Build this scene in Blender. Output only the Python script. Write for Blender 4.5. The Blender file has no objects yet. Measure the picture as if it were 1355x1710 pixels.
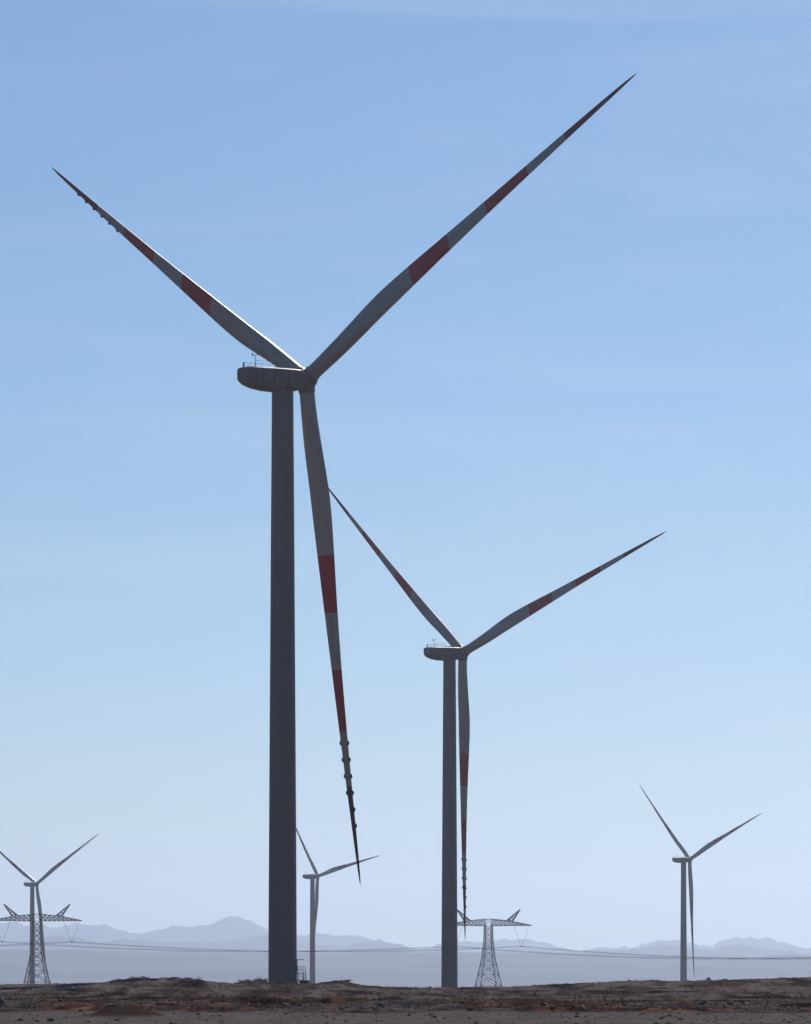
import bpy, math, random
import numpy as np
from mathutils import Vector, Matrix

random.seed(7)
RNG = np.random.default_rng(11)
R = math.radians
S = bpy.context.scene
C = S.collection

# ------------------------------------------------------------------ camera
CAM_H = 1.7
PX = 8000.0                 # focal length, in pixels of the 1355 x 1710 photograph
cd = bpy.data.cameras.new('camera')
cam = bpy.data.objects.new('camera', cd)
C.objects.link(cam)
S.camera = cam
cam.location = (0, 0, CAM_H)
cam.rotation_euler = (R(90), 0, 0)
cd.sensor_fit = 'VERTICAL'
cd.sensor_height = 36.0
cd.lens = PX / 1710.0 * 36.0
cd.shift_y = (1640.0 - 855.0) / 1710.0
cd.clip_start = 1.0
cd.clip_end = 120000.0

# ------------------------------------------------------------------ sky, sun, exposure
SUN_EL, SUN_AZ = 33.0, 14.0       # azimuth measured to the right of the view direction
world = bpy.data.worlds.new('World')
S.world = world
world.use_nodes = True
wn, wl = world.node_tree.nodes, world.node_tree.links
wn.clear()
sky = wn.new('ShaderNodeTexSky')
sky.sky_type = 'NISHITA'
sky.sun_disc = False
sky.sun_elevation = R(SUN_EL)
sky.sun_rotation = R(SUN_AZ)
sky.altitude = 1200.0
sky.air_density = 1.0
sky.dust_density = 0.05
sky.ozone_density = 5.0
bg = wn.new('ShaderNodeBackground')
bg.inputs['Strength'].default_value = 0.064
wo = wn.new('ShaderNodeOutputWorld')
wtc = wn.new('ShaderNodeTexCoord')
wmp = wn.new('ShaderNodeMapping')
wmp.inputs['Rotation'].default_value = (0, R(-9), 0)
wmp.inputs['Scale'].default_value = (3.0, 3.0, 22.0)
wno = wn.new('ShaderNodeTexNoise')
wno.inputs['Scale'].default_value = 2.2
wno.inputs['Detail'].default_value = 6
wno.inputs['Roughness'].default_value = .55
wno.inputs['Distortion'].default_value = .6
wrp = wn.new('ShaderNodeMapRange')
wrp.inputs[1].default_value = .46
wrp.inputs[2].default_value = .80
wrp.inputs[3].default_value = 0.0
wrp.inputs[4].default_value = .22
wmx = wn.new('ShaderNodeMix')
wmx.data_type = 'RGBA'
wmx.inputs['B'].default_value = (9.0, 9.6, 11.4, 1)
wl.new(wtc.outputs['Generated'], wmp.inputs['Vector'])
wl.new(wmp.outputs['Vector'], wno.inputs['Vector'])
wl.new(wno.outputs['Fac'], wrp.inputs[0])
wl.new(wrp.outputs[0], wmx.inputs['Factor'])
whs = wn.new('ShaderNodeHueSaturation')       # the whole sky a touch more saturated
whs.inputs['Saturation'].default_value = 1.11
wl.new(sky.outputs['Color'], whs.inputs['Color'])
wl.new(whs.outputs['Color'], wmx.inputs['A'])
wl.new(wmx.outputs['Result'], bg.inputs['Color'])
wl.new(bg.outputs['Background'], wo.inputs['Surface'])

sl = bpy.data.lights.new('sun', 'SUN')
sl.energy = 4.2
sl.angle = R(0.53)
sl.color = (1.0, 0.955, 0.89)
sun = bpy.data.objects.new('sun', sl)
C.objects.link(sun)
sdir = Vector((math.sin(R(SUN_AZ)) * math.cos(R(SUN_EL)), math.cos(R(SUN_AZ)) * math.cos(R(SUN_EL)), math.sin(R(SUN_EL))))
sun.rotation_euler = sdir.to_track_quat('Z', 'Y').to_euler()
sun.location = (0, 0, 300)

S.view_settings.view_transform = 'Standard'
S.view_settings.look = 'None'
S.view_settings.exposure = 0.06
S.view_settings.gamma = 1.0
S.view_settings.use_curve_mapping = False
S.render.engine = 'CYCLES'
S.cycles.max_bounces = 6
S.cycles.volume_bounces = 0

# ------------------------------------------------------------------ materials
def new_mat(name):
    m = bpy.data.materials.new(name)
    m.use_nodes = True
    nt = m.node_tree
    b = nt.nodes['Principled BSDF']
    return m, nt, b

def ramp(nt, stops, mode='LINEAR'):
    r = nt.nodes.new('ShaderNodeValToRGB')
    r.color_ramp.interpolation = mode
    e = r.color_ramp.elements
    e[0].position, e[0].color = stops[0][0], (*stops[0][1], 1)
    e[1].position, e[1].color = stops[1][0], (*stops[1][1], 1)
    for p, c in stops[2:]:
        n = e.new(p)
        n.color = (*c, 1)
    return r

def noise(nt, scale, detail=4, rough=.6, vec=None, sc=None):
    n = nt.nodes.new('ShaderNodeTexNoise')
    n.inputs['Scale'].default_value = scale
    n.inputs['Detail'].default_value = detail
    n.inputs['Roughness'].default_value = rough
    tc = nt.nodes.new('ShaderNodeTexCoord')
    src = tc.outputs['Object']
    if sc:
        mp = nt.nodes.new('ShaderNodeMapping')
        mp.inputs['Scale'].default_value = sc
        nt.links.new(src, mp.inputs['Vector'])
        src = mp.outputs['Vector']
    nt.links.new(src, n.inputs['Vector'])
    return n

def mix(nt, a, b, fac, mode='MIX'):
    m = nt.nodes.new('ShaderNodeMix')
    m.data_type = 'RGBA'
    m.blend_type = mode
    for sock, v in ((m.inputs['Factor'], fac), (m.inputs['A'], a), (m.inputs['B'], b)):
        if hasattr(v, 'is_output'):
            nt.links.new(v, sock)
        elif isinstance(v, (int, float)):
            sock.default_value = v
        else:
            sock.default_value = (*v, 1)
    return m.outputs['Result']

PAINT = (0.250, 0.193, 0.168)
BLADE = (0.40, 0.345, 0.325)
RED = (0.46, 0.001, 0.006)

def paint_mat(name, col, var=.22, sc=(1, 1, .05)):
    m, nt, b = new_mat(name)
    n = noise(nt, .9, 5, .6, sc=sc)
    r = ramp(nt, [(.3, (1 - var,) * 3), (.7, (1, 1, 1))])
    nt.links.new(n.outputs['Fac'], r.inputs['Fac'])
    oi = nt.nodes.new('ShaderNodeObjectInfo')
    tone = ramp(nt, [(0, (.88,) * 3), (1, (1.05,) * 3)])
    nt.links.new(oi.outputs['Random'], tone.inputs['Fac'])
    c2 = mix(nt, col, r.outputs['Color'], 1.0, 'MULTIPLY')
    nt.links.new(mix(nt, c2, tone.outputs['Color'], 1.0, 'MULTIPLY'), b.inputs['Base Color'])
    b.inputs['Roughness'].default_value = .5
    b.inputs['Specular IOR Level'].default_value = .22
    return m

M_tower = paint_mat('tower_paint', PAINT, .24, (.45, .45, .03))
M_nac = paint_mat('nacelle_gelcoat', PAINT, .18, (.5, .5, .5))
M_dark = paint_mat('dark_steel', (.05, .05, .053), .3, (1, 1, 1))
M_galv = paint_mat('galvanised_steel', (.060, .027, .021), .3, (.3, .3, .3))
M_wire = paint_mat('aluminium_conductor', (.05, .05, .055), .1, (.1, .1, .1))
M_ins = paint_mat('insulator_silicone', (.09, .05, .045), .2, (1, 1, 1))
M_black = paint_mat('black_rubber', (.012, .012, .013), .2, (1, 1, 1))
M_pale = paint_mat('pale_hatch', (.55, .54, .52), .1, (1, 1, 1))

RB = 82.0
def blade_mat():
    m, nt, b = new_mat('banded_blade_paint')
    tc = nt.nodes.new('ShaderNodeTexCoord')
    sp = nt.nodes.new('ShaderNodeSeparateXYZ')
    nt.links.new(tc.outputs['Object'], sp.inputs[0])
    d = nt.nodes.new('ShaderNodeMath'); d.operation = 'DIVIDE'; d.inputs[1].default_value = RB
    nt.links.new(sp.outputs['Z'], d.inputs[0])
    r = ramp(nt, [(0, BLADE), (.34, RED), (.455, BLADE), (.57, RED), (.69, BLADE), (.80, (.13, .006, .010))], 'CONSTANT')
    nt.links.new(d.outputs[0], r.inputs['Fac'])
    n = noise(nt, .8, 5, .6, sc=(1, 1, .15))
    r2 = ramp(nt, [(.3, (.75,) * 3), (.7, (1, 1, 1))])
    nt.links.new(n.outputs['Fac'], r2.inputs['Fac'])
    nt.links.new(mix(nt, r.outputs['Color'], r2.outputs['Color'], 1.0, 'MULTIPLY'), b.inputs['Base Color'])
    b.inputs['Roughness'].default_value = .38
    b.inputs['Specular IOR Level'].default_value = .22
    return m
M_blade = blade_mat()

def ground_mat():
    m, nt, b = new_mat('desert_soil')
    n1 = noise(nt, 1.0, 6, .62, sc=(.16, .022, .16))
    c1 = ramp(nt, [(.36, (.022, .013, .011)), (.43, (.060, .039, .033)), (.50, (.118, .088, .078)), (.57, (.200, .165, .152)), (.63, (.125, .098, .092)), (.70, (.060, .036, .027))])
    nt.links.new(n1.outputs['Fac'], c1.inputs['Fac'])
    # iron-red spoil in patches
    n2 = noise(nt, 1.0, 5, .6, sc=(.07, .02, .07))
    m2 = ramp(nt, [(.44, (0, 0, 0)), (.56, (1, 1, 1))])
    nt.links.new(n2.outputs['Fac'], m2.inputs['Fac'])
    n3 = noise(nt, 1.0, 5, .65, sc=(.55, .12, .55))
    m3 = ramp(nt, [(.40, (.036, .018, .013)), (.50, (.105, .058, .044)), (.60, (.230, .110, .066)), (.68, (.30, .19, .15))])
    nt.links.new(n3.outputs['Fac'], m3.inputs['Fac'])
    # spoil lies on the strip of dug earth 270 to 360 m out, mostly to the right
    tc = nt.nodes.new('ShaderNodeTexCoord')
    sp = nt.nodes.new('ShaderNodeSeparateXYZ')
    nt.links.new(tc.outputs['Object'], sp.inputs[0])
    mr = nt.nodes.new('ShaderNodeMapRange'); mr.inputs[1].default_value = 262; mr.inputs[2].default_value = 276
    nt.links.new(sp.outputs['Y'], mr.inputs[0])
    mr2 = nt.nodes.new('ShaderNodeMapRange'); mr2.inputs[1].default_value = 400; mr2.inputs[2].default_value = 340
    nt.links.new(sp.outputs['Y'], mr2.inputs[0])
    mu = nt.nodes.new('ShaderNodeMath'); mu.operation = 'MULTIPLY'
    nt.links.new(mr.outputs[0], mu.inputs[0]); nt.links.new(mr2.outputs[0], mu.inputs[1])
    mu2 = nt.nodes.new('ShaderNodeMath'); mu2.operation = 'MULTIPLY'
    nt.links.new(mu.outputs[0], mu2.inputs[0]); nt.links.new(m2.outputs['Color'], mu2.inputs[1])
    col = mix(nt, c1.outputs['Color'], m3.outputs['Color'], mu2.outputs[0])
    # compacted grey gravel in front
    n4 = noise(nt, 1.0, 6, .7, sc=(.5, .06, .5))
    g4 = ramp(nt, [(.3, (.115, .100, .098)), (.7, (.190, .168, .165))])
    nt.links.new(n4.outputs['Fac'], g4.inputs['Fac'])
    n5 = noise(nt, .12, 3, .5)
    ad = nt.nodes.new('ShaderNodeMath'); ad.operation = 'MULTIPLY_ADD'; ad.inputs[1].default_value = 26
    nt.links.new(n5.outputs['Fac'], ad.inputs[0]); nt.links.new(sp.outputs['Y'], ad.inputs[2])
    gm = nt.nodes.new('ShaderNodeMapRange'); gm.inputs[1].default_value = 282; gm.inputs[2].default_value = 276
    nt.links.new(ad.outputs[0], gm.inputs[0])
    zr = nt.nodes.new('ShaderNodeMapRange'); zr.inputs[1].default_value = .30; zr.inputs[2].default_value = .14
    nt.links.new(sp.outputs['Z'], zr.inputs[0])
    gz = nt.nodes.new('ShaderNodeMath'); gz.operation = 'MULTIPLY'
    nt.links.new(gm.outputs[0], gz.inputs[0]); nt.links.new(zr.outputs[0], gz.inputs[1])
    hp = nt.nodes.new('ShaderNodeMapRange'); hp.inputs[1].default_value = 262; hp.inputs[2].default_value = 250
    nt.links.new(sp.outputs['Y'], hp.inputs[0])
    col = mix(nt, col, (.062, .042, .036), hp.outputs[0])       # heaped topsoil
    col = mix(nt, col, g4.outputs['Color'], gz.outputs[0])
    n6 = noise(nt, 3.0, 5, .7)
    r6 = ramp(nt, [(.3, (.50, .48, .47)), (.7, (1.02, .98, .95))])
    nt.links.new(n6.outputs['Fac'], r6.inputs['Fac'])
    col = mix(nt, col, r6.outputs['Color'], 1.0, 'MULTIPLY')
    nt.links.new(col, b.inputs['Base Color'])
    b.inputs['Roughness'].default_value = .95
    b.inputs['Specular IOR Level'].default_value = .0
    bp = nt.nodes.new('ShaderNodeBump'); bp.inputs['Strength'].default_value = .6; bp.inputs['Distance'].default_value = .08
    nt.links.new(n6.outputs['Fac'], bp.inputs['Height'])
    nt.links.new(bp.outputs['Normal'], b.inputs['Normal'])
    return m
M_ground = ground_mat()

def simple_noise_mat(name, a, bcol, scale, rough=.9):
    m, nt, b = new_mat(name)
    n = noise(nt, scale, 5, .6)
    r = ramp(nt, [(.35, a), (.65, bcol)])
    nt.links.new(n.outputs['Fac'], r.inputs['Fac'])
    nt.links.new(r.outputs['Color'], b.inputs['Base Color'])
    b.inputs['Roughness'].default_value = rough
    b.inputs['Specular IOR Level'].default_value = .0
    return m
M_hill = simple_noise_mat('bare_rock_slopes', (.12, .118, .125), (.20, .19, .195), .0012)
M_stone = simple_noise_mat('loose_stone', (.07, .052, .044), (.34, .28, .25), 1.3)
M_shrub = simple_noise_mat('dry_shrub_leaf', (.012, .011, .009), (.030, .025, .018), 3.0)
M_twig = simple_noise_mat('dry_twig', (.03, .024, .02), (.06, .048, .04), 4.0)
M_grass = simple_noise_mat('dry_grass', (.06, .045, .032), (.17, .13, .085), .7)

# ------------------------------------------------------------------ mesh helpers
class MB:
    """collects vertices and faces for one mesh"""
    def __init__(self):
        self.v, self.f = [], []
    def add(self, vs, fs):
        o = len(self.v)
        self.v += [tuple(p) for p in vs]
        self.f += [tuple(i + o for i in q) for q in fs]
        return self
    def loft(self, rings, cap=True):
        n = len(rings[0]); o = len(self.v)
        for r in rings:
            self.v += [tuple(p) for p in r]
        for k in range(len(rings) - 1):
            for i in range(n):
                j = (i + 1) % n
                self.f.append((o + k * n + i, o + k * n + j, o + (k + 1) * n + j, o + (k + 1) * n + i))
        if cap:
            self.f.append(tuple(o + i for i in reversed(range(n))))
            self.f.append(tuple(o + (len(rings) - 1) * n + i for i in range(n)))
        return self
    def bar(self, a, b, r, r2=None, n=4):
        a, b = Vector(a), Vector(b)
        d = (b - a).normalized()
        x = d.orthogonal().normalized(); y = d.cross(x)
        r2 = r if r2 is None else r2
        rings = [[p + (x * math.cos(t) + y * math.sin(t)) * q for t in [2 * math.pi * (i + .5) / n for i in range(n)]] for p, q in ((a, r), (b, r2))]
        return self.loft(rings)
    def tube(self, pts, r, n=5):
        pts = [Vector(p) for p in pts]
        rings = []
        for i, p in enumerate(pts):
            d = (pts[min(i + 1, len(pts) - 1)] - pts[max(i - 1, 0)]).normalized()
            x = Vector((0, 0, 1)).cross(d)
            x = x.normalized() if x.length > 1e-4 else d.orthogonal().normalized()
            y = d.cross(x)
            rings.append([p + (x * math.cos(t) + y * math.sin(t)) * r for t in [2 * math.pi * k / n for k in range(n)]])
        return self.loft(rings)
    def box(self, lo, hi):
        (a, b, c), (d, e, f) = lo, hi
        return self.add([(a, b, c), (d, b, c), (d, e, c), (a, e, c), (a, b, f), (d, b, f), (d, e, f), (a, e, f)],
                        [(3, 2, 1, 0), (4, 5, 6, 7), (0, 1, 5, 4), (1, 2, 6, 5), (2, 3, 7, 6), (3, 0, 4, 7)])
    def mesh(self, name, mat, smooth=False, angle=None):
        me = bpy.data.meshes.new(name)
        me.from_pydata(self.v, [], self.f)
        me.materials.append(mat)
        if smooth:
            me.polygons.foreach_set('use_smooth', [True] * len(me.polygons))
            if angle:
                me.set_sharp_from_angle(angle=R(angle))
        me.update()
        return me

def link(name, me, parent=None, mw=None):
    o = bpy.data.objects.new(name, me)
    C.objects.link(o)
    if parent:
        o.parent = parent
    if mw is not None:
        o.matrix_local = mw
    return o

def tag(o, label=None, cat=None, group=None, kind=None):
    for k, v in (('label', label), ('category', cat), ('group', group), ('kind', kind)):
        if v:
            o[k] = v
    return o

def thing(name, loc, rz=0):
    o = bpy.data.objects.new(name, None)
    o.empty_display_size = 1
    C.objects.link(o)
    o.location = loc
    o.rotation_euler = (0, 0, rz)
    return o

def grid_mesh(name, V, rows, cols, mat, wrap=False, smooth=True):
    """V: (rows*cols,3)"""
    i = np.arange(rows - 1)[:, None]; j = np.arange(cols if wrap else cols - 1)[None, :]
    j2 = (j + 1) % cols
    q = np.stack([i * cols + j, i * cols + j2, (i + 1) * cols + j2, (i + 1) * cols + j], -1).reshape(-1, 4)
    me = bpy.data.meshes.new(name)
    me.vertices.add(len(V)); me.vertices.foreach_set('co', V.astype(np.float32).ravel())
    me.loops.add(q.size); me.loops.foreach_set('vertex_index', q.astype(np.int32).ravel())
    me.polygons.add(len(q)); me.polygons.foreach_set('loop_start', np.arange(0, q.size, 4, dtype=np.int32))
    me.polygons.foreach_set('use_smooth', np.full(len(q), smooth))
    me.materials.append(mat)
    me.update(calc_edges=True); me.validate()
    return me

# ------------------------------------------------------------------ noise for terrain (world space)
_perm = RNG.random((256, 256))
def vnoise(x, y):
    xi, yi = np.floor(x).astype(int), np.floor(y).astype(int)
    fx, fy = x - xi, y - yi
    fx = fx * fx * (3 - 2 * fx); fy = fy * fy * (3 - 2 * fy)
    a = _perm[xi & 255, yi & 255]; b = _perm[(xi + 1) & 255, yi & 255]
    c = _perm[xi & 255, (yi + 1) & 255]; d = _perm[(xi + 1) & 255, (yi + 1) & 255]
    return (a * (1 - fx) + b * fx) * (1 - fy) + (c * (1 - fx) + d * fx) * fy
def fbm(x, y, o=4, g=.5):
    s, a, t = 0, 1, 0
    for k in range(o):
        s = s + a * (vnoise(x + 17.3 * k, y + 9.1 * k) - .5); t += a
        a *= g; x = x * 2.03; y = y * 2.03
    return s / t * 2          # about -1..1
def ridged(x, y, o=5):
    s, a, t = 0, 1, 0
    for k in range(o):
        s = s + a * (1 - np.abs(2 * vnoise(x + 31.7 * k, y + 5.3 * k) - 1)); t += a
        a *= .5; x = x * 2.07; y = y * 2.07
    return s / t              # 0..1

# ------------------------------------------------------------------ ground
SKY_D = 690.0                # the low rise that makes the skyline
sky_line = [(-400, 1646), (0, 1645), (60, 1644.5), (120, 1643.5), (170, 1642), (190, 1641), (204, 1637.5), (214, 1639.5), (228, 1636), (240, 1638.5), (255, 1636.5), (268, 1640),
            (285, 1636.5), (300, 1639.5), (318, 1637.5), (336, 1641), (365, 1644), (398, 1643.5), (412, 1640), (424, 1642), (439, 1639), (456, 1642.5), (500, 1645), (538, 1645),
            (552, 1641), (568, 1638.5), (584, 1641), (602, 1646), (650, 1649), (700, 1650), (800, 1649), (870, 1648), (905, 1646), (950, 1644), (1000, 1642), (1030, 1639.5),
            (1044, 1641), (1080, 1638), (1096, 1639.5), (1150, 1639), (1250, 1636), (1355, 1633), (1800, 1626)]
sk_px, sk_py = zip(*sky_line)
sk_x = np.array([(p - 677.5) * SKY_D / PX for p in sk_px])
sk_z = np.array([CAM_H + (1640 - q) * SKY_D / PX for q in sk_py])
bs_y = [-45000, -100, 0, 190, 262, 280, 330, 480, 570, 690, 725, 767, 1000, 1330, 3000, 4000, 9000, 45000]
bs_z = [-10, -.5, 0, 0, 0, .05, .12, .30, .35, .35, .15, 0, -2.5, -5.4, -15, -16.2, -20, -20]

BANKS = [(278, .20, .5, 2.0, 3.5), (287, .34, .6, 2.5, 5), (297, .42, .7, 3, 6), (309, .40, .7, 3, 5), (324, .34, .8, 3, 6), (346, .30, 1.0, 4, 6),
         (378, .30, 1.1, 4, 8), (418, .32, 1.2, 5, 8), (470, .34, 1.4, 6, 9), (528, .34, 1.5, 6, 9), (585, .34, 1.6, 7, 9), (632, .32, 1.6, 7, 8), (664, .28, 1.6, 7, 7)]
def height(x, y):
    z = np.interp(y, bs_y, bs_z)
    # skyline rise
    prof = np.interp(y, [560, 600, 640, 678, 692, 722], [0, .25, .62, .97, 1, 0])
    wob = y + 10 * fbm(x / 14, y / 40)
    prof = np.where((y > 500) & (y < 760), np.interp(wob, [555, 600, 640, 678, 692, 722], [0, .22, .58, .97, 1, 0]), prof)
    z = z + prof * (np.interp(x, sk_x, sk_z) - .35)
    lump = np.interp(x, [-60, -42, -39, -27.5, -24, -21.5, -19, -9, -6, 24, 30, 40, 60], [.15, .2, 1, 1, .3, 1, .9, .9, .2, .2, .8, .6, .4])
    z = z + np.interp(y, [655, 672, 690, 706], [0, 1, 1, 0]) * lump * (.42 * np.abs(fbm(x / 1.7, y / 5 + 3, 3)) + .22 * np.maximum(fbm(x / .7, y / 1.5, 3), 0))
    near = np.interp(y, [-60, 0, 900, 1600], [0, 1, 1, 0]) * np.interp(np.abs(x), [0, 250, 500], [1, 1, 0])
    # banks of dug earth: steep towards the camera, trailing off behind
    left = np.interp(x, [-40, -6, 4, 30], [1.15, 1.1, .85, .8])
    for i, (yc, amp, wf, wb, xs) in enumerate(BANKS):
        c = yc + 3.0 * fbm(x / (xs * 1.7), x * 0 + 3.3 + 7 * i, 3) * (yc / 300) ** 1.5 + .7 * fbm(x / 1.3, x * 0 + 8.1 + i, 2)
        hh = 1.35 * amp * np.clip(.42 + 1.05 * fbm(x / xs, y / 30 + 11.7 * i, 4) + .30 * fbm(x / .9, y / 1.2 + i, 3), 0, 1.6) * left
        d = y - c
        z = z + near * hh * np.where(d < 0, np.exp(-(d / wf) ** 2), np.exp(-(d / wb) ** 2))
    # mound of dark soil close in, left
    z = z + .60 * np.exp(-((x + 12.4 + .4 * fbm(x / .8, y / 3)) / 1.75) ** 2 - ((y - 212) / 5.5) ** 2) * (1 + .25 * fbm(x / .7, y / .9, 3))
    z = z + .16 * np.exp(-((x + 7.5) / 2.2) ** 2 - ((y - 224) / 6) ** 2)
    # overall unevenness and clods
    rough = np.interp(y, [0, 180, 258, 275, 345, 420, 600, 640, 700, 760], [.1, .25, .25, 1.2, 1.2, .9, .9, 1.7, 1.7, .3])
    z = z + near * rough * (.10 * fbm(x / 6, y / 9, 3) + .07 * fbm(x / 1.6, y / 1.9, 3) + .05 * fbm(x / .55, y / .6, 2))
    far = np.interp(y, [900, 2500, 8000], [0, 1, 1])
    z = z + far * 1.2 * fbm(x / 160, y / 300, 3)
    return z

GR = 42000.0
ang_d = np.linspace(R(-8.5), R(8.5), 560)
ang_c = np.concatenate([np.linspace(R(8.5), R(40), 40)[1:], np.linspace(R(40), R(320), 60)[1:-1], np.linspace(R(320), R(351.5), 40)[:-1]])
ang = np.concatenate([ang_d, ang_c])
rad = np.concatenate([np.geomspace(2, 185, 40), np.arange(188, 262, .8), np.arange(262, 330, .32), np.arange(330, 480, .6), np.arange(480, 740, .9),
                      np.geomspace(742, 1500, 60), np.geomspace(1550, GR, 70)])
rr, aa = np.meshgrid(rad, ang, indexing='ij')
gx, gy = rr * np.sin(aa), rr * np.cos(aa)
gv = np.stack([gx, gy, height(gx, gy)], -1).reshape(-1, 3)
ground = link('ground', grid_mesh('ground', gv, len(rad), len(ang), M_ground, wrap=True))
tag(ground, 'dark brown stony desert ground with low banks of dug earth', None, None, 'structure')
def hz(x, y):
    return float(height(np.array([float(x)]), np.array([float(y)]))[0])

# ------------------------------------------------------------------ hills far away
def range_mesh(name, d0, depth, px, py, rough, seed, rows=70, cols=420, base=-24, crest=.55, wide=2.3, jag=0):
    """a mountain range whose crest line follows px/py (pixels of the photograph) at distance d0"""
    X = np.linspace(-.085 * d0 * wide, .085 * d0 * wide, cols)
    Yt = np.linspace(0, 1, rows)
    crest_z = np.interp(X, [(p - 677.5) * d0 / PX for p in px], [CAM_H + (1640 - q) * d0 / PX for q in py])
    crest_z = crest_z + jag * (fbm(X / (d0 * .009), X * 0 + seed, 6, .68) + .9 * (ridged(X / (d0 * .014), X * 0 + seed + 4, 5) - .5) * 2)
    xx, tt = np.meshgrid(X, Yt)
    yy = d0 + (tt - crest) * depth
    prof = np.where(tt < crest, (tt / crest) ** 1.35, np.clip((1 - tt) / (1 - crest), 0, 1) ** 1.1)
    L = d0 / 14
    rg = ridged(xx / L + seed, yy / L + seed * 2) - .62
    z = base + (np.interp(xx[0], X, crest_z) - base)[None, :] * prof * (1 + rough * rg * (1 - .75 * np.exp(-((tt - crest) / .05) ** 2)))
    z = z + rough * (crest_z.mean() - base) * .10 * fbm(xx / (L * .12), yy / (L * .12) + seed, 4) * prof
    V = np.stack([xx, yy, z], -1).reshape(-1, 3)
    o = link(name, grid_mesh(name, V, rows, cols, M_hill))
    return o
far_px = [-2500, -1500, -700, -300, 0, 60, 120, 175, 232, 285, 330, 360, 395, 425, 445, 500, 560, 605, 650, 690, 760, 830, 900, 960, 1010, 1060, 1130, 1180, 1230, 1285, 1315, 1345, 1700, 2300, 3200]
far_py = [1580, 1560, 1555, 1560, 1550, 1556, 1552, 1552, 1562, 1550, 1549, 1541, 1537, 1543, 1556, 1570, 1568, 1570, 1577, 1580, 1574, 1575, 1576, 1583, 1580, 1579, 1570, 1579, 1573, 1571, 1584, 1593, 1585, 1570, 1580]
mr_ = range_mesh('mountain_range', 34000, 9000, far_px, far_py, .55, 3.1, rows=80, cols=900, jag=52)
tag(mr_, 'pale blue mountain range fading into haze on the horizon', None, None, 'structure')
mid_px = [-2500, -600, 0, 90, 180, 260, 340, 430, 520, 610, 700, 790, 880, 960, 1040, 1100, 1170, 1240, 1300, 1360, 1800, 3200]
mid_py = [1585, 1578, 1572, 1569, 1576, 1570, 1574, 1568, 1580, 1578, 1588, 1586, 1588, 1592, 1590, 1583, 1588, 1582, 1589, 1595, 1586, 1580]
mid_ = range_mesh('mountain_ridge', 26500, 6000, mid_px, mid_py, .6, 5.7, rows=70, cols=800, jag=34)
tag(mid_, 'lower hazy blue ridge in front of the far mountain range', None, None, 'structure')
near_px = [-3000, -600, 0, 150, 300, 450, 650, 800, 1000, 1150, 1355, 2000, 4000]
near_py = [1588, 1592, 1590, 1585, 1589, 1592, 1591, 1594, 1592, 1595, 1597, 1596, 1590]
fh = range_mesh('foothills', 19000, 9000, near_px, near_py, .12, 8.4, rows=60, cols=420, jag=12)
tag(fh, 'long low blue foothills below the mountain range', None, None, 'structure')

# ------------------------------------------------------------------ wind turbines
TILT = .087
HUB_H = 98.4
OVER = 4.9                   # tower axis to hub centre
def circle(r, z, n=40):
    return [(r * math.cos(2 * math.pi * i / n), r * math.sin(2 * math.pi * i / n), z) for i in range(n)]

T_TOP = HUB_H - 2.1
def tower_r(z):
    return 2.28 + (1.72 - 2.28) * (max(0, z - 4) / (T_TOP - 4)) ** 1.15 if z > 4 else 2.28
seams = [-3.0, 18.0, 42.0, 69.0, T_TOP]
sec_meshes = []
for a, b in zip(seams[:-1], seams[1:]):
    zs = np.linspace(a, b, 9)
    rings = [circle(tower_r(z), z) for z in zs]
    m = MB().loft(rings)
    if b < T_TOP:                                   # weld flange, a shallow raised ring at the top of the section
        r_ = tower_r(b)
        m.loft([circle(r_ + .002, b - .14), circle(r_ + .05, b - .12), circle(r_ + .05, b - .004), circle(r_ + .002, b - .002)])
    sec_meshes.append(m.mesh('tower_section', M_tower, True, 40))
yaw_mesh = MB().loft([circle(1.80, T_TOP + .002), circle(1.95, T_TOP + .1), circle(1.95, T_TOP + .5)]).mesh('yaw_ring', M_dark, True, 40)

def nacelle_mesh():
    """rounded body, flat on top, belly sweeping up to the tail; local x runs along the shaft, origin at the hub centre"""
    m = MB(); rings = []
    prof = [(-13.1, .85, 1.22, 1.5), (-12.95, 1.15, 1.30, 1.7), (-12.3, 1.55, 1.35, 1.9), (-11.0, 1.95, 1.38, 2.0), (-9.0, 2.22, 1.40, 2.05),
            (-6.5, 2.32, 1.42, 2.05), (-3.6, 2.22, 1.42, 2.0), (-2.5, 2.0, 1.40, 1.85), (-2.05, 1.75, 1.30, 1.65)]
    for x, lo, hi, w in prof:
        ring = []
        n = 32
        for i in range(n):
            t = 2 * math.pi * i / n
            c, s = math.cos(t), math.sin(t)
            e = .42                                  # superellipse
            yv = w * math.copysign(abs(c) ** e, c)
            zv = (hi if s > 0 else lo) * math.copysign(abs(s) ** (.3 if s > 0 else .62), s)
            if s < 0:
                yv *= 1 - .18 * abs(s) ** 2
            ring.append((x, yv, zv))
        rings.append(ring)
    return m.loft(rings).mesh('nacelle', M_nac, True, 35)
nac_me = nacelle_mesh()
mast_me = MB().bar((-11.0, -.5, 1.3), (-11.0, -.5, 3.3), .05, n=6).bar((-11.0, -1.15, 3.25), (-11.0, .15, 3.25), .04).bar((-11.0, -1.15, 3.2), (-11.0, -1.15, 3.6), .09, n=6).bar((-11.0, .15, 3.2), (-11.0, .15, 3.65), .09, n=6).mesh('weather_mast', M_dark)
def rail_mesh():
    m = MB()
    for y in (-1.6, 1.6):
        for x in (-11.8, -10.5, -9.1, -7.8):
            m.bar((x, y, 1.2), (x, y, 2.0), .025)
        m.bar((-11.8, y, 2.25), (-7.8, y, 2.25), .035)
        m.bar((-11.8, y, 1.78), (-7.8, y, 1.78), .03)
    return m.mesh('roof_rail', M_dark)
rail_me = rail_mesh()
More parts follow.
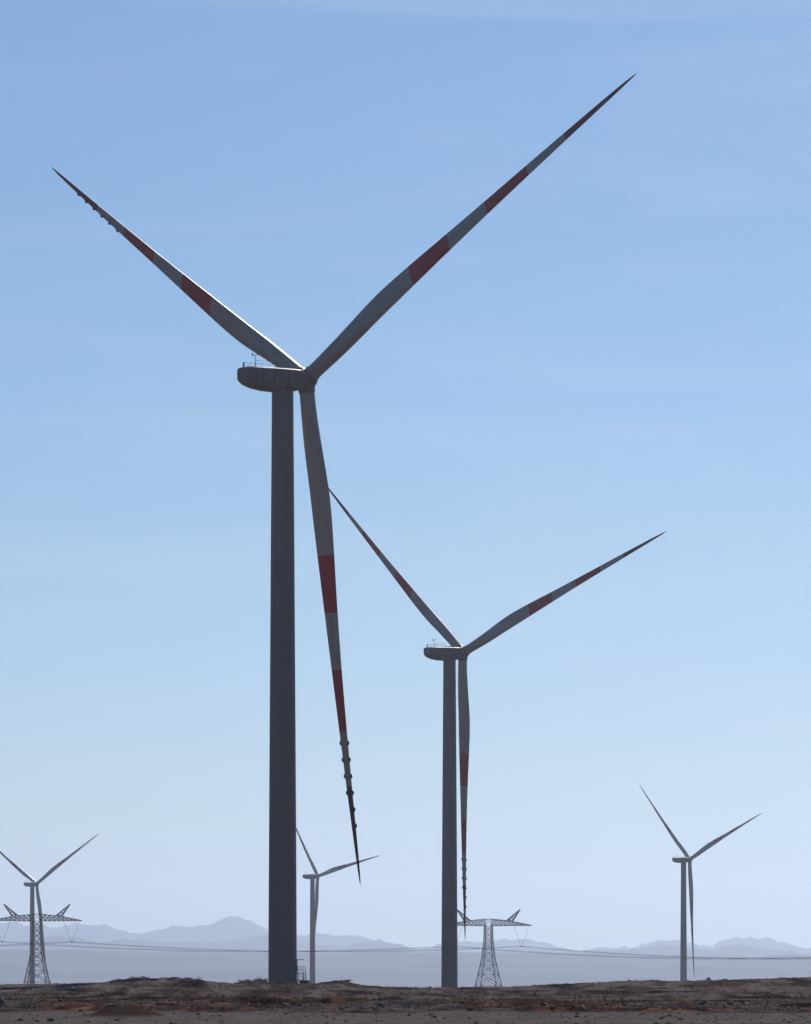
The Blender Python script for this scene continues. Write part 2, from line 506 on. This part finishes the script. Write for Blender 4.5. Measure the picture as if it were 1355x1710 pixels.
def hatch_mesh():
    m = MB(); rings = []
    for x, w, h in ((-6.6, 1.2, 1.42), (-6.4, 1.35, 1.62), (-4.4, 1.35, 1.68), (-3.3, 1.2, 1.60), (-2.9, 1.0, 1.36)):
        rings.append([(x, -w, 1.3), (x, w, 1.3), (x, w * .94, h), (x, -w * .94, h)])
    return m.loft(rings).mesh('roof_hatch', M_pale)
hatch_me = hatch_mesh()
light_me = MB().bar((-12.2, .9, 1.25), (-12.2, .9, 1.9), .12, n=8).bar((-12.2, .9, 1.9), (-12.2, .9, 2.15), .16, .1, n=8).mesh('beacon', M_dark)

def nac_half(x):
    xs = [-13.1, -12.3, -11.0, -9.0, -6.5, -3.6, -2.5]
    return float(np.interp(x, xs, [1.5, 1.9, 2.0, 2.05, 2.05, 2.0, 1.85]))
seam_mes, vent_mes = [], []
for sd in (-1, 1):
    for x in (-10.6, -8.3, -5.4):
        w = nac_half(x)
        seam_mes.append(MB().box((x - .04, min(sd * (w - .06), sd * (w + .02)), -1.25), (x + .04, max(sd * (w - .06), sd * (w + .02)), .95)).mesh('panel_joint', M_dark))
    w = nac_half(-9.6)
    vent_mes.append(MB().box((-10.1, min(sd * (w - .08), sd * (w + .03)), -.7), (-8.9, max(sd * (w - .08), sd * (w + .03)), .3)).mesh('vent_grille', M_nac))
def spinner_mesh():
    prof = [(-1.95, 1.45), (-1.8, 1.60), (-.9, 1.68), (.3, 1.66), (.9, 1.5), (1.5, 1.15), (1.9, .75), (2.1, .38), (2.16, .05)]
    n = 36
    rings = [[(x, r * math.cos(2 * math.pi * i / n), r * math.sin(2 * math.pi * i / n)) for i in range(n)] for x, r in prof]
    return MB().loft(rings).mesh('spinner', M_nac, True, 40)
spin_me = spinner_mesh()

ch_r = [.012, .04, .06, .10, .14, .18, .22, .27, .35, .45, .55, .65, .75, .85, .92, .965, .99, 1.0]
ch_c = [2.45, 2.45, 2.5, 2.8, 3.2, 3.6, 3.85, 3.85, 3.45, 2.8, 2.25, 1.82, 1.42, 1.02, .74, .5, .26, .05]
ch_t = [1.0, 1.0, .97, .70, .52, .42, .37, .33, .28, .25, .225, .21, .195, .18, .18, .18, .18, .2]
ch_k = [0, 0, .05, .25, .5, .75, .95, 1, 1, 1, 1, 1, 1, 1, 1, 1, 1, 1]            # 0 round root, 1 aerofoil
_rs = np.linspace(0, 1.0, 401)
def _soft(v, w=17):
    d = np.interp(_rs, ch_r, v)
    e = np.concatenate([np.full(w, d[0]), d, d[-1] + (d[-1] - d[-2]) * np.arange(1, w + 1)])
    return np.convolve(e, np.hanning(w * 2 + 1) / np.hanning(w * 2 + 1).sum(), 'valid')
ch_c, ch_t, ch_k = [np.where(_rs > .94, np.interp(_rs, ch_r, v), _soft(v)) for v in (ch_c, ch_t, ch_k)]
ch_r = _rs
CONE, PRE = .055, .025
def blade_frame(f):
    """pitch at span fraction f: leading edge direction in the blade's own axes (x upwind, y, z along the span)"""
    be = R(180 + 5 + 9 * (1 - f) ** 2)
    e1 = Vector((math.sin(be), math.cos(be), 0))
    e2 = Vector((0, 0, 1)).cross(e1)
    return e1, e2
def blade_centre(f):
    return Vector((PRE * RB * f * f, 0, f * RB))
def blade_mesh():
    m = MB(); rings = []
    fs = sorted(set(list(np.linspace(.012, .97, 60)) + [.98, .985, .99, .995, 1.0]))
    n = 13
    for f in fs:
        c = np.interp(f, ch_r, ch_c); t = np.interp(f, ch_r, ch_t); k = np.interp(f, ch_r, ch_k)
        e1, e2 = blade_frame(f); o = blade_centre(f)
        pts = []
        us = [(1 - math.cos(math.pi * i / (n - 1))) / 2 for i in range(n)]
        loop = [(u, 1) for u in us] + [(u, -1) for u in reversed(us[1:-1])]
        for u, sgn in loop:
            th = 5 * t * (.2969 * math.sqrt(u) - .126 * u - .3516 * u * u + .2843 * u ** 3 - .1015 * u ** 4)
            camber = .035 * k * 4 * u * (1 - u)
            xa, ya = (.30 - u) * c, (sgn * th * (1.0 if sgn > 0 else .8) + camber) * c
            ph = math.acos(max(-1, min(1, 1 - 2 * u)))
            xc, yc = math.cos(ph) * c / 2, sgn * math.sin(ph) * c / 2
            x, y = xa * k + xc * (1 - k), ya * k + yc * (1 - k)
            pts.append(o + e1 * x + e2 * y)
        rings.append(pts)
    return m.loft(rings).mesh('blade', M_blade, True, 50)
blade_me = blade_mesh()
collar_me = MB().loft([circle(1.36, .35, 28), circle(1.36, 1.75, 28), circle(1.30, 2.05, 28), circle(1.232, 2.12, 28)]).mesh('root_collar', M_nac, True, 40)

def tab_mesh(f, s, x0):
    """a small swept fin clipped on one edge of the blade's thin outer part"""
    c = float(np.interp(f, ch_r, ch_c))
    e1, e2 = blade_frame(f); o = blade_centre(f)
    prof = [(0, -.42), (.28, -.34), (.40, .06), (.22, .34), (0, .42)]
    vs = []
    for side in (-.04, .04):
        for w, z in prof:
            vs.append(o + e1 * (x0 * c + s * w - s * .05) + e2 * side + Vector((0, 0, z)))
    k = len(prof)
    fs = [tuple(range(k)), tuple(reversed(range(k, 2 * k)))] + [(i, (i + 1) % k, (i + 1) % k + k, i + k) for i in range(k)]
    return MB().add(vs, fs).mesh('edge_tab', M_black)
tab_f = [.715, .748, .781, .814, .847, .88]
tabs_one = [tab_mesh(f, -1, -.66) for f in tab_f]
tabs_two = tabs_one + [tab_mesh(f, 1, .27) for f in tab_f[:4]]

def stairs(parent):
    """door landing and stair on the tower's right-hand side"""
    m = MB()
    m.box((2.05, -1.0, 3.2), (3.65, 1.0, 3.3))
    for y in (-.95, .95):
        m.bar((3.6, y, 0), (3.6, y, 3.2), .06); m.bar((2.35, y, 0), (2.35, y, 3.2), .06)
    link('landing', m.mesh('landing', M_dark), parent)
    g = MB()
    for x in (2.3, 2.95, 3.6):
        for y in (-.95, .95):
            if x == 3.6 or True:
                g.bar((x, y, 3.3), (x, y, 4.4), .03)
    for z in (3.85, 4.4):
        g.bar((2.3, -.95, z), (3.6, -.95, z), .03); g.bar((2.3, .95, z), (3.6, .95, z), .03); g.bar((3.6, -.95, z), (3.6, .95, z), .03)
    link('guard_rail', g.mesh('guard_rail', M_dark), parent)
    d = MB(); d.box((2.15, -.55, 3.32), (2.33, .55, 5.4)); d.box((2.1, -.75, 5.42), (3.35, .75, 5.52))
    link('door', d.mesh('door', M_dark), parent)
    for k in range(12):
        b = MB(); z = 3.02 - k * .25; y = -1.05 - k * .27
        b.box((2.75, y - .26, z - .02), (3.6, y, z + .02))
        link('step', b.mesh('step', M_dark), parent)
    h = MB()
    for x in (2.72, 3.63):
        h.bar((x, -1.0, 3.1), (x, -4.3, .1), .06); h.bar((x, -1.0, 4.2), (x, -4.3, 1.2), .03)
    link('handrail', h.mesh('handrail', M_dark), parent)
    k = MB(); k.box((2.5, 1.3, 0), (3.9, 3.2, 2.1)); k.box((2.4, 1.2, 2.1), (4.0, 3.3, 2.2))
    link('switch_cabinet', k.mesh('switch_cabinet', M_dark), parent)

def turbine(hub, gam, alpha, label, tabs=(), door=False):
    """hub: world position of the hub centre; gam: heading of the shaft from +x towards +y; alpha: clock angle of the first blade"""
    gx_, gy_ = math.cos(gam), math.sin(gam)
    base = Vector((hub[0] - OVER * gx_, hub[1] - OVER * gy_, hub[2] - HUB_H))
    root = thing('wind_turbine', base, gam)
    tag(root, label, 'wind turbine', 'wind turbines on the plain')
    for me in sec_meshes:
        link('tower_section', me, root)
    link('yaw_ring', yaw_mesh, root)
    a = Vector((math.cos(TILT), 0, math.sin(TILT)))
    v = Vector((-math.sin(TILT), 0, math.cos(TILT)))
    u = Vector((0, -1, 0))
    hc = Vector((OVER, 0, HUB_H))
    flat = Matrix.Translation(hc) @ Matrix.Rotation(-TILT * .35, 4, 'Y')
    n = link('nacelle', nac_me, root, flat)
    for nm, me in (('weather_mast', mast_me), ('roof_rail', rail_me), ('roof_hatch', hatch_me), ('beacon', light_me)):
        link(nm, me, n)
    for me in seam_mes:
        link('panel_joint', me, n)
    for me in vent_mes:
        link('vent_grille', me, n)
    link('spinner', spin_me, root, Matrix.Translation(hc) @ Matrix.Rotation(-TILT, 4, 'Y'))
    for k in range(3):
        th = alpha + k * 2 * math.pi / 3
        b = (v * math.cos(th) + u * math.sin(th)) * math.cos(CONE) + a * math.sin(CONE)
        x = (a - b * a.dot(b)).normalized()
        y = b.cross(x)
        mw = Matrix(((x.x, y.x, b.x, hc.x), (x.y, y.y, b.y, hc.y), (x.z, y.z, b.z, hc.z), (0, 0, 0, 1)))
        bl = link('blade', blade_me, root, mw)
        link('root_collar', collar_me, bl)
        if k in dict(tabs):
            for me in (tabs_two if dict(tabs)[k] == 2 else tabs_one):
                link('edge_tab', me, bl)
    if door:
        st = MB(); st.box((2.0, -1.0, -.6), (3.7, 1.0, .05))
        pad = link('entrance_stair', st.mesh('entrance_stair', M_tower), root, Matrix.Rotation(-gam - R(8), 4, 'Z'))
        stairs(pad)
    return root

def hub_at(px, py, D):
    return ((px - 677.5) * D / PX, D, CAM_H + (1640 - py) * D / PX)
turbine(hub_at(511, 634, 767.4), .736, 1.074, 'largest and nearest wind turbine, dark tower left of centre and red-banded blades', ((1, 2), (2, 1)), True)
turbine(hub_at(773, 1090, 1329.6), .718, 1.221, 'second largest wind turbine, right of centre, red-banded blades and tower beside a pylon', ((1, 2),))
turbine(hub_at(1152, 1435, 3176.4), .55, 1.219, 'small distant wind turbine standing alone at the far right')
turbine(hub_at(531, 1463, 3726.5), .588, 1.40, 'small distant wind turbine just right of the largest turbine tower')
turbine(hub_at(61.5, 1476, 3926.1), .832, 1.061, 'small distant wind turbine at the far left, seen behind a lattice pylon')

# ------------------------------------------------------------------ lattice pylons
ARM_Z, ARM_L, INS = 54.5, 28.0, 12.5
def pylon_meshes():
    def half(z):            # half width of the body at height z
        return float(np.interp(z, [0, 16, 34, 46, 60], [9.4, 7.0, 3.4, 2.3, 2.2]))
    out = {}
    lv = [0, 9, 17, 24, 30, 35, 39.5, 43.5, 47.2, 50.6, ARM_Z]
    legs = []
    for sx, sy in ((1, 1), (1, -1), (-1, -1), (-1, 1)):
        m = MB()
        for a, b in zip(lv[:-1], lv[1:]):
            m.bar((sx * half(a), sy * half(a), a), (sx * half(b), sy * half(b), b), .28)
        legs.append(m.mesh('leg', M_galv))
    out['leg'] = legs
    braces = []
    cs = ((1, 1), (1, -1), (-1, -1), (-1, 1))
    for k in range(4):
        m = MB(); (ax, ay), (bx, by) = cs[k], cs[(k + 1) % 4]
        for a, b in zip(lv[:-1], lv[1:]):
            ha, hb = half(a), half(b)
            m.bar((ax * ha, ay * ha, a), (bx * hb, by * hb, b), .16)
            m.bar((bx * ha, by * ha, a), (ax * hb, ay * hb, b), .16)
            m.bar((ax * hb, ay * hb, b), (bx * hb, by * hb, b), .14)
        braces.append(m.mesh('face_bracing', M_galv))
    out['face_bracing'] = braces
    arms = []
    for s in (1, -1):
        m = MB(); N = 9
        def node(i, top, side):
            t = i / N
            x = s * (2.25 + (ARM_L - 2.25) * t)
            w = 2.2 * (1 - t) + .3 * t
            zt = ARM_Z + np.interp(t, [0, .5, 1], [4.2, 2.9, .4])
            return Vector((x, side * w, zt if top else ARM_Z + .25 * t))
        for i in range(N):
            for side in (1, -1):
                m.bar(node(i, 0, side), node(i + 1, 0, side), .2)
                m.bar(node(i, 1, side), node(i + 1, 1, side), .2)
                m.bar(node(i, 0, side), node(i + 1, 1, side), .18)
                m.bar(node(i, 1, side), node(i + 1, 0, side), .15)
                m.bar(node(i + 1, 0, side), node(i + 1, 1, side), .18)
            m.bar(node(i + 1, 0, 1), node(i + 1, 0, -1), .1)
            m.bar(node(i + 1, 1, 1), node(i + 1, 1, -1), .1)
            m.bar(node(i, 0, 1), node(i + 1, 0, -1), .1)
        arms.append(m.mesh('crossarm', M_galv))
    out['crossarm'] = arms
    cap = MB()
    for a, b in ((0, 1), (1, 2), (2, 3), (3, 0)):
        h = 2.25
        pa, pb = cs[a], cs[b]
        cap.bar((pa[0] * h, pa[1] * h, ARM_Z + 4.2), (pb[0] * h, pb[1] * h, ARM_Z + 4.2), .15)
        cap.bar((pa[0] * h, pa[1] * h, ARM_Z), (pb[0] * h, pb[1] * h, ARM_Z + 4.2), .12)
        cap.bar((pa[0] * h, pa[1] * h, ARM_Z), (pa[0] * h, pa[1] * h, ARM_Z + 4.2), .2)
    out['arm_head'] = [cap.mesh('arm_head', M_galv)]
    horns = []
    for s in (1, -1):
        m = MB(); tip = Vector((s * 21.0, 0, ARM_Z + 10.8)); N = 5
        roots = [Vector((s * 12.0, 1.3, ARM_Z + 3.2)), Vector((s * 12.0, -1.3, ARM_Z + 3.2)), Vector((s * 15.4, 1.05, ARM_Z + 2.8)), Vector((s * 15.4, -1.05, ARM_Z + 2.8))]
        for rt in roots:
            m.bar(rt, tip.lerp(rt, .06), .34, .24)
        for k in range(N):
            t0, t1 = k / N * .94, (k + 1) / N * .94
            for a, b in ((0, 1), (1, 3), (3, 2), (2, 0)):
                m.bar(roots[a].lerp(tip, t0), roots[b].lerp(tip, t1), .2)
        horns.append(m.mesh('earth_wire_horn', M_galv))
    out['earth_wire_horn'] = horns
    ins = []
    for s in (1, -1):
        for dx in (-5.0, 5.0):
            m = MB(); a = Vector((s * 21.5 + dx, 0, ARM_Z)); b = Vector((s * 21.5 + (.35 if dx > 0 else -.35), 0, ARM_Z - INS))
            m.bar(a, b, .05, n=6)
            for k in range(14):
                c = a.lerp(b, (k + 1.2) / 16); d = (b - a).normalized()
                m.bar(c - d * .12, c + d * .12, .2, .12, n=6)
            m.bar(b + Vector((0, -.5, -.25)), b + Vector((0, .5, -.25)), .32, n=6)
            ins.append(m.mesh('insulator_string', M_ins))
    out['insulator_string'] = ins
    return out
PY = pylon_meshes()
PYAW = R(14)
def pylon(px, D, armpx, label):
    x = (px - 677.5) * D / PX
    z = CAM_H + (1640 - armpx) * D / PX - ARM_Z
    root = thing('lattice_pylon', (x, D, z), PYAW)
    tag(root, label, 'pylon', 'lattice pylons of the power line')
    for nm, ms in PY.items():
        for me in ms:
            link(nm, me, root)
    return root
p1 = pylon(62, 2950, 1538, 'steel lattice pylon in front of the far left turbine')
p2 = pylon(816, 3000, 1546, 'steel lattice pylon just right of the second largest turbine tower')

def clamp(root, s):
    c, sn = math.cos(PYAW), math.sin(PYAW)
    lx = s * 21.5
    return Vector((root.location.x + lx * c, root.location.y + lx * sn, root.location.z + ARM_Z - INS - .3))
def bundle(a, b, sag, label):
    m = MB(); N = 40
    for oy in (-.24, .24):
        for oz in (-.24, .24):
            pts = []
            for i in range(N + 1):
                t = i / N
                p = a.lerp(b, t)
                pts.append((p.x, p.y + oy, p.z + oz - sag * 4 * t * (1 - t)))
            m.tube(pts, .08, 4)
    o = link('power_line', m.mesh('power_line', M_wire))
    tag(o, label, 'power line', 'conductors of the power line')
sp_ = p2.location - p1.location
for s, w in ((1, 'rear'), (-1, 'front')):
    A, B = clamp(p1, s), clamp(p2, s)
    bundle(A, B, 4.6, w + ' conductor bundle sagging between the two lattice pylons')
    bundle(B, B + Vector((sp_.x, 60, -4.5)), 5.2, w + ' conductor bundle running right from the central pylon past the far right turbine')
    bundle(A + Vector((-sp_.x, -60, 0)), A, 4.6, w + ' conductor bundle running left out of frame from the left pylon')

# ------------------------------------------------------------------ shrubs on the skyline
def shrub_mesh(seed):
    rg = random.Random(seed)
    m = MB()
    lobes = []
    for k in range(rg.randint(5, 8)):
        a = rg.uniform(0, 2 * math.pi); r = rg.uniform(.1, .62)
        lobes.append((r * math.cos(a), r * math.sin(a), rg.uniform(.08, .5), rg.uniform(.22, .40)))
    for k in range(420):
        cx, cy, cz, cr = rg.choice(lobes)
        d = Vector((rg.gauss(0, 1), rg.gauss(0, 1), rg.gauss(0, 1))).normalized() * cr * rg.random() ** .45
        p = Vector((cx, cy, cz)) + d
        if p.z < .01:
            p.z = .01 + rg.random() * .08
        q = Vector((rg.gauss(0, 1), rg.gauss(0, 1), rg.gauss(0, 1))).normalized()
        t = q.orthogonal().normalized(); w = q.cross(t)
        s = rg.uniform(.035, .085)
        m.add([p - t * s, p + w * s * .45, p + t * s * 1.2, p - w * s * .45], [(0, 1, 2, 3)])
    tw = MB()
    for cx, cy, cz, cr in lobes:
        tw.bar((cx * .15, cy * .15, -.12), (cx, cy, cz), .022, .008)
        for j in range(4):
            d = Vector((rg.gauss(0, 1), rg.gauss(0, 1), abs(rg.gauss(0, 1)))).normalized() * cr * 1.15
            tw.bar((cx * .7, cy * .7, cz * .7), (cx + d.x, cy + d.y, cz + d.z), .012, .004)
    return m.mesh('foliage', M_shrub), tw.mesh('stems', M_twig)
SH = [shrub_mesh(40 + i) for i in range(6)]
def shrub(px, D, w, h, label):
    x = (px - 677.5) * D / PX
    o = thing('desert_shrub', (x, D, hz(x, D) - .12), random.uniform(0, 6.28))
    f, s = random.choice(SH)
    link('foliage', f, o); link('stems', s, o)
    o.scale = (w, w, h)
    tag(o, label, 'shrub', 'dark shrubs on the skyline bank')
ORD = ['first', 'second', 'third', 'fourth', 'fifth', 'sixth', 'seventh', 'eighth', 'ninth', 'tenth', 'eleventh', 'twelfth', 'thirteenth', 'fourteenth']
clusters = [
    (60, 180, 5, '%s shrub from the left on the low bank beside the left pylon', (.7, 1.2), (.35, .6)),
    (196, 342, 14, '%s shrub from the left in the dark clump on the left skyline bank', (1.1, 2.1), (.55, 1.0)),
    (350, 392, 3, '%s shrub from the left between the left clump and the largest turbine', (.6, 1.0), (.4, .6)),
    (396, 446, 7, '%s shrub from the left in the clump at the foot of the largest turbine', (1.1, 1.8), (.6, 1.05)),
    (502, 532, 2, '%s shrub from the left just right of the largest turbine foot', (.7, 1.0), (.4, .6)),
    (553, 585, 4, '%s shrub from the left on the small mound right of the largest turbine', (.8, 1.3), (.4, .7)),
    (1024, 1100, 5, '%s shrub from the left on the skyline left of the far right turbine', (.7, 1.2), (.3, .6)),
    (1190, 1345, 5, '%s shrub from the left on the rising skyline right of the far right turbine', (.6, 1.1), (.3, .5)),
]
for a, b, n, lab, ws, hs in clusters:
    for k in range(n):
        shrub(a + (b - a) * (k + .2 + .6 * random.random()) / n, random.uniform(680, 690), random.uniform(*ws), random.uniform(*hs), lab % ORD[k])

# ------------------------------------------------------------------ loose stones, clods and dry grass
def scatter_stones():
    base = []
    ph = (1 + 5 ** .5) / 2
    ico = np.array([(-1, ph, 0), (1, ph, 0), (-1, -ph, 0), (1, -ph, 0), (0, -1, ph), (0, 1, ph), (0, -1, -ph), (0, 1, -ph), (ph, 0, -1), (ph, 0, 1), (-ph, 0, -1), (-ph, 0, 1)]) / 1.9
    fc = np.array([(0, 11, 5), (0, 5, 1), (0, 1, 7), (0, 7, 10), (0, 10, 11), (1, 5, 9), (5, 11, 4), (11, 10, 2), (10, 7, 6), (7, 1, 8), (3, 9, 4), (3, 4, 2), (3, 2, 6), (3, 6, 8), (3, 8, 9), (4, 9, 5), (2, 4, 11), (6, 2, 10), (8, 6, 7), (9, 8, 1)])
    N = 6500
    band = RNG.random(N)
    y = np.where(band < .16, RNG.uniform(190, 265, N), np.where(band < .62, RNG.normal(302, 12, N), np.where(band < .8, RNG.uniform(320, 560, N), RNG.uniform(560, 692, N))))
    x = (RNG.random(N) - .5) * 2 * .125 * y
    z = height(x, y)
    s = RNG.lognormal(-2.6, .55, N) * np.where(y > 500, 1.25, np.where(y < 268, .5, 1.1))
    s = np.minimum(s, .30)
    jit = 1 + .35 * (RNG.random((N, 12, 3)) - .5) * 2
    an = RNG.random(N) * 6.28
    V = ico[None] * jit * s[:, None, None] * np.stack([RNG.uniform(.8, 1.5, N), RNG.uniform(.8, 1.3, N), RNG.uniform(.5, .9, N)], -1)[:, None, :]
    ca, sa = np.cos(an)[:, None], np.sin(an)[:, None]
    V = np.stack([V[..., 0] * ca - V[..., 1] * sa, V[..., 0] * sa + V[..., 1] * ca, V[..., 2]], -1)
    V = V + np.stack([x, y, z + s * .12], -1)[:, None, :]
    F = (fc[None] + (np.arange(N) * 12)[:, None, None]).reshape(-1, 3)
    me = bpy.data.meshes.new('loose_stones')
    V = V.reshape(-1, 3).astype(np.float32)
    me.vertices.add(len(V)); me.vertices.foreach_set('co', V.ravel())
    me.loops.add(F.size); me.loops.foreach_set('vertex_index', F.astype(np.int32).ravel())
    me.polygons.add(len(F)); me.polygons.foreach_set('loop_start', np.arange(0, F.size, 3, dtype=np.int32))
    me.materials.append(M_stone)
    me.update(calc_edges=True)
    o = link('loose_stones', me)
    tag(o, 'loose stones and clods strewn over the brown ground', 'stones', None, 'stuff')
scatter_stones()

def scatter_grass():
    N = 16000
    y = np.where(RNG.random(N) < .45, RNG.uniform(275, 420, N), RNG.uniform(420, 695, N))
    x = (RNG.random(N) - .5) * 2 * .125 * y
    keep = fbm(x / 9, y / 14, 3) > -.05
    x, y = x[keep], y[keep]; N = len(x)
    z = height(x, y)
    K = 5
    an = RNG.random((N, K)) * 6.28; ln = RNG.uniform(.10, .28, (N, K)); h = RNG.uniform(.12, .32, (N, K)); w = .018
    bx, by = x[:, None] + RNG.normal(0, .06, (N, K)), y[:, None] + RNG.normal(0, .06, (N, K))
    px_, py_ = -np.sin(an) * w, np.cos(an) * w
    zz = np.broadcast_to(z[:, None], (N, K))
    a = np.stack([bx - px_, by - py_, zz - .02], -1); b = np.stack([bx + px_, by + py_, zz - .02], -1)
    c = np.stack([bx + np.cos(an) * ln * .6, by + np.sin(an) * ln * .6, zz + h], -1)
    V = np.stack([a, b, c], 2).reshape(-1, 3).astype(np.float32)
    F = np.arange(len(V), dtype=np.int32)
    me = bpy.data.meshes.new('dry_grass')
    me.vertices.add(len(V)); me.vertices.foreach_set('co', V.ravel())
    me.loops.add(len(F)); me.loops.foreach_set('vertex_index', F)
    me.polygons.add(len(F) // 3); me.polygons.foreach_set('loop_start', np.arange(0, len(F), 3, dtype=np.int32))
    me.materials.append(M_grass)
    me.update(calc_edges=True)
    o = link('dry_grass', me)
    tag(o, 'sparse dry grass tufts on the desert ground', 'grass', None, 'stuff')
scatter_grass()

# ------------------------------------------------------------------ haze
HZ = 43500.0
hb = MB().box((-HZ, -HZ, -30.0), (HZ, HZ, 900.0))
m, nt, b = new_mat('haze')
nt.nodes.remove(b)
pv = nt.nodes.new('ShaderNodeVolumePrincipled')
pv.inputs['Color'].default_value = (.61, .72, .94, 1)
pv.inputs['Density'].default_value = 3.9e-5
pv.inputs['Anisotropy'].default_value = .62
nt.links.new(pv.outputs['Volume'], nt.nodes['Material Output'].inputs['Volume'])
ho = link('haze', hb.mesh('haze', m))
tag(ho, 'thin blue haze filling the air over the plain', 'haze', None, 'stuff')
